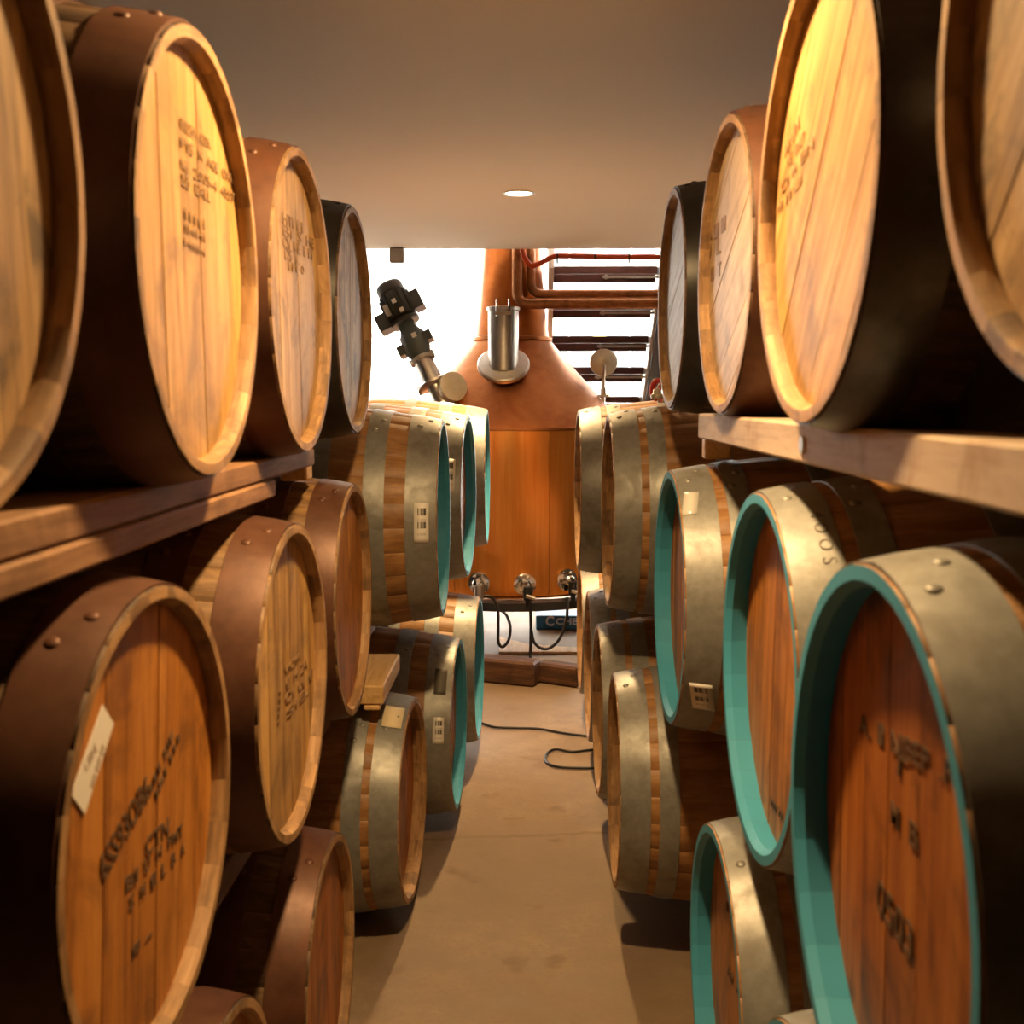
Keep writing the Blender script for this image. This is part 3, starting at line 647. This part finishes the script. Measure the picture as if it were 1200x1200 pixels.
boxat('flange_bolt', .068, .016, .05, 0, .39, 'angle', ag, .016); boxat('flange_bolt', -.068, .016, .04, 0, .39, 'angle', ag, .016)
hatch = at(531, 453, 6.33)-Vector((SX, SY, 0)); hd = Vector((hatch.x, hatch.y, .45)).normalized()
obj('sight_hatch', MB().lathe([(.085, -.03), (.088, 0), (.085, .012), (.05, .02), (0, .022)], 32, Matrix.Translation(hatch) @ Vector((.55, -.8, .25)).normalized().to_track_quat('Z', 'Y').to_matrix().to_4x4()).mesh('hatch', 40), M['gauge'], still)
# gauge on the other side of the shoulder
gp = at(707, 425, 6.72); gb = at(707, 480, 6.72)
ga = thing('dial_gauge', 'round cream dial gauge on a thin steel stem beside the staircase', 'gauge', tuple(gb))
d_ = gp-gb
obj('dial', MB().lathe([(.078, 0), (.082, -.006), (.082, -.03), (.074, -.036), (.04, -.050), (.018, -.054), (.018, -.075), (0, -.076)], 36, Matrix.Translation(d_) @ Matrix.Rotation(-PI/2, 4, 'X') @ Matrix.Rotation(PI, 4, 'X') @ Matrix.Rotation(PI, 4, 'X')).mesh('dial', 40), M['gauge'], ga)
obj('stem', MB().cyl((0, 0, .035), (0, 0, d_.z*.62), .011, 12).mesh('stem', 40), M['steel'], ga)
obj('stem_arm', MB().tube(spline([(0, 0, d_.z*.6), (0, -.05, d_.z*.8), (0, -.062, d_.z*.98), (0, -.03, d_.z)], 6), .009, 8).mesh('arm', 40), M['steel'], ga)
obj('valve', MB().box((-.035, -.015, .075), (.035, .015, .092)).cyl((0, 0, .09), (0, 0, .13), .018, 10).mesh('valve', 40), M['steel'], ga)

# ------------------------------------------------------------------ staircase rising over the near ceiling
stair = thing('open_staircase', 'open steel staircase with dark red treads and black stringer behind the still', 'staircase', (.42, 7.2, 0))
sy0, sz0 = 6.70, H+.775
for i in range(8):
    y = sy0+.245*i; z = sz0-.192*i
    tr_ = obj('tread', MB().box((.13, y, z-.045), (.745, y+.25, z), Matrix.Translation((-.42, -7.2, 0))).mesh('tread'), M['tread'], stair)
    obj('riser_lip', MB().box((.13, y+.0, z-.095), (.735, y+.022, z-.047), Matrix.Translation((-.42, -7.2, 0))).mesh('lip'), M['tread'], tr_)
    obj('angle_bracket', MB().box((.42, y-.012, z-.072), (.765, y-.001, z-.058), Matrix.Translation((-.42, -7.2, 0))).mesh('angle'), M['angle'], tr_)
    obj('bolt', MB().cyl((.44-.42, y-7.2-.02, z-.065), (.44-.42, y-7.2-.001, z-.065), .014, 8).mesh('bolt'), M['angle'], tr_)
def stringer(x0, x1, mat, name, off=0, zt=.17, zl=.14):
    e = 7.6; y_a, z_a = sy0-.1, sz0+.192*.1/.245; y_b, z_b = sy0+.245*e, sz0-.192*e
    vs_ = [(x, y+off-7.2, z+dz) for x in (x0-.42, x1-.42) for (y, z, dz) in ((y_a, z_a, zt), (y_a, z_a, -zl), (y_b, z_b, -zl), (y_b, z_b, zt))]
    return obj(name, mesh(name, vs_, [(0,1,2,3), (7,6,5,4), (0,4,5,1), (1,5,6,2), (2,6,7,3), (3,7,4,0)]), M[mat], stair)
stringer(.77, .85, 'black_paint', 'stringer'); stringer(.752, .768, 'angle', 'stringer_flange', zt=.05, zl=.10)
stringer(.10, .13, 'paint_white', 'stringer', zt=.03, zl=.10)

# ------------------------------------------------------------------ pipes, hose, boxes at the ceiling edge
def bend(pts, r=.07, n=6):
    out = [Vector(pts[0])]
    for a, b, c in zip(pts, pts[1:], pts[2:]):
        a, b, c = Vector(a), Vector(b), Vector(c); p = b+(a-b).normalized()*r; q = b+(c-b).normalized()*r
        for k_ in range(n+1):
            t_ = k_/n; out.append(p*(1-t_)**2+b*2*t_*(1-t_)+q*t_*t_)
    return out+[Vector(pts[-1])]
PY = 6.565
p1 = at(606, 356, PY); p2 = at(622, 344, PY)
tag(obj('copper_pipe', MB().tube(bend([(p1.x, PY, H+1.5), (p1.x, PY, p1.z), (1.5, PY, p1.z)]), .031, 14).mesh('pipe', 40), M['copper_pipe']), 'lower bent copper pipe running across the staircase', 'pipe')
tag(obj('copper_pipe', MB().tube(bend([(p2.x, PY+.03, H+1.5), (p2.x, PY+.03, p2.z), (1.5, PY+.03, p2.z)]), .026, 14).mesh('pipe', 40), M['copper_pipe']), 'upper bent copper pipe running across the staircase', 'pipe')
HY = 6.517
hs = thing('red_hose', 'orange red hose tied along the ceiling edge, drooping by the neck', 'hose', (0, HY, CEIL))
pts = [at(612, 292, HY), at(615, 302, HY), at(622, 311, HY), at(632, 309, HY), at(648, 301, HY), at(665, 300, HY), at(720, 301, HY), at(775, 301, HY), at(860, 301, HY)]
obj('hose', MB().tube([p-Vector((0, HY, CEIL)) for p in spline(pts, 6)], .0155, 10).mesh('hose', 60), M['red_hose'], hs)
for px in (653, 697, 737):
    c_ = at(px, 301, HY)-Vector((0, HY, CEIL)); obj('cable_tie', MB().lathe([(.017, -.004), (.0205, -.004), (.0205, .004), (.017, .004)], 14, Matrix.Translation(c_) @ Matrix.Rotation(PI/2, 4, 'Y'), True).box((c_.x-.004, c_.y-.022, c_.z-.04), (c_.x+.004, c_.y-.018, c_.z)).mesh('tie'), M['black'], hs)
jb = at(465.5, 304, 6.46)
jx = thing('junction_box', 'small grey junction box under the ceiling edge above the motor', 'junction box', (jb.x, 6.46, CEIL))
obj('housing', bevel_box('housing', (.085, .07, .085), .006), M['grey_box'], jx, loc=(0, 0, -.0425)); obj('lid', bevel_box('lid', (.078, .008, .075), .003), M['grey_box'], jx, loc=(0, -.039, -.0425))
wp = [at(474, 315, 6.46), at(478, 325, 6.47), at(479, 338, 6.5), at(485, 350, 6.5), at(486, 360, 6.5), at(483, 366, 6.5)]
cable('thin_wire', wp, .003, 'grey_box', 'thin grey wire from the junction box to the motor')
# red and white leads and the bung by the top cask
for i, (mt, pp) in enumerate((('red_cable', [(768, 470), (766, 458), (771, 448), (779, 452), (783, 468)]), ('red_cable', [(772, 472), (769, 456), (775, 447), (782, 455), (784, 472)]), ('white_plastic', [(776, 474), (774, 460), (778, 453), (782, 462), (781, 474)]), ('red_cable', [(779, 474), (776, 460), (781, 450), (788, 458), (790, 474)]))):
    cable('coiled_lead', [at(x-3, y-2, 3.40+.02*i) for x, y in pp], .006, mt, ['outermost red lead looped on the bare-rimmed barrel', 'second red lead looped on the bare-rimmed barrel', 'white lead looped among the red leads', 'innermost red lead looped against the grey-white cask'][i], group='leads looped on a barrel top')
bp = at(770, 475, 3.36)
tag(obj('barrel_bung', MB().lathe([(.018, 0), (.020, .008), (.018, .013), (.013, .017), (.013, .026), (.007, .03), (0, .03)], 20, Matrix.Translation((bp.x, 3.36, H-.004))).mesh('bung', 40), M['gauge']), 'cream plastic bung standing on top of a bare-rimmed barrel', 'bung')

# ------------------------------------------------------------------ things on the floor
cable('floor_cable', [atz(555, 845, .008), atz(567, 848, .008), atz(580, 852, .008), atz(605, 853, .008), atz(632, 854, .008), atz(660, 859, .008), atz(700, 864, .008)], .0055, 'black', 'black cable lying straight across the floor between barrel rows')
cable('floor_cable', [atz(700, 878, .008), atz(690, 879, .008), atz(670, 881, .008), atz(652, 878, .008), atz(642, 882, .008), atz(639, 890, .008), atz(645, 896, .008), atz(658, 899, .008), atz(680, 900, .008), atz(700, 900, .008)], .0055, 'black', 'black cable lying in a flat loop on the floor')
a = atz(540, 800, 0); b = atz(627, 806, 0); L_ = (b-a).length
def log(a, b, h, d, mat, label):
    a, b = Vector(a), Vector(b); L_ = (b-a).length; ang = math.atan2(b.y-a.y, b.x-a.x)
    o = obj('floor_timber', bevel_box('floor_timber', (L_, d, h), .012), M[mat], loc=((a.x+b.x)/2-math.sin(ang)*d/2, (a.y+b.y)/2+math.cos(ang)*d/2, h/2), rot=(0, 0, ang)); return tag(o, label, 'timber')
log(atz(535, 797, 0), atz(625, 806, 0), .13, .12, 'timber_dark', 'dark weathered timber lying across the floor before the still')
log(atz(627, 800, 0), atz(676, 807, 0), .11, .10, 'timber_dark', 'short brown timber block beside the dark weathered timber')
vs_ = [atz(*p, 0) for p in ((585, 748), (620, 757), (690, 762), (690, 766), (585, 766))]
tag(obj('pale_wedge', mesh('wedge', [(v_.x, v_.y, .012) for v_ in vs_]+[(v_.x, v_.y, .0) for v_ in vs_], [(0,1,2,3,4), (9,8,7,6,5)]+[(i, (i+1) % 5, 5+(i+1) % 5, 5+i) for i in range(5)]), M['offcut']), 'pale tapering plywood lying on the floor under the still', 'board')  # thin pale flat piece that tapers to one end
vs_ = [atz(*p, 0) for p in ((545, 730), (566, 742), (564, 748), (545, 746))]
tag(obj('paper_sheet', mesh('sheet', [(v_.x, v_.y, .006) for v_ in vs_]+[(v_.x, v_.y, .003) for v_ in vs_], [(0,1,2,3), (7,6,5,4), (0,4,5,1), (1,5,6,2), (2,6,7,3), (3,7,4,0)]), M['paper']), 'white paper sheet lying on the floor under the still', 'paper')
b0 = atz(628, 738, 0); b1 = atz(700, 738, 0); hh = (738-721)/F*b0.y
bx = thing('blue_box', 'low dark blue box with white lettering under the still', 'box', ((b0.x+b1.x)/2, b0.y+.1, 0))
obj('carton', bevel_box('carton', (b1.x-b0.x, .2, hh), .006), M['blue'], bx, loc=(0, 0, hh/2))
for s, x0, h_, dz in (('C', 640, .062, .028), ('CHE', 652, .042, .036)):
    me, xa, xb = text_mesh(s, .03); o = obj('lettering', me, M['pale_blue'], bx)
    wx = ((650-640) if s == 'C' else (678-652))/F*b0.y
    o.matrix_local = Matrix.Translation(((x0-622.8)/F*b0.y-bx.location.x, -.1015, dz)) @ Matrix.Rotation(PI/2, 4, 'X') @ Matrix.Diagonal((wx/(xb-xa), h_/.7, .1, 1)) @ Matrix.Translation((-xa, 0, 0))

# ------------------------------------------------------------------ beyond the glass
fb = thing('far_building', 'pale rendered building seen through the glass behind the staircase', 'building', (3.0, 24, 0))
obj('wall', MB().box((-3.6, 0, 0), (9, .4, 9)).mesh('wall'), M['far_wall'], fb)
for x in (-2.2, -.9, .4, 1.7):
    for z in (1.6, 4.3):
        f_ = obj('window', MB().box((x-.5, -.06, z), (x+.5, .0, z+1.3)).mesh('window'), M['far_glass'], fb)
        obj('glazing_bar', MB().box((x-.02, -.09, z), (x+.02, -.06, z+1.3)).mesh('bar'), M['far_wall'], f_)
obj('wall_panel', MB().box((-1.9, -.05, 2.7), (-1.4, .0, 3.0)).mesh('panel'), M['yellow'], fb)
tag(obj('street', slab((-30, 14, -.3), (30, 60, -.02)), M['far_wall']), 'pale paved ground outside beyond the glass', 'pavement')
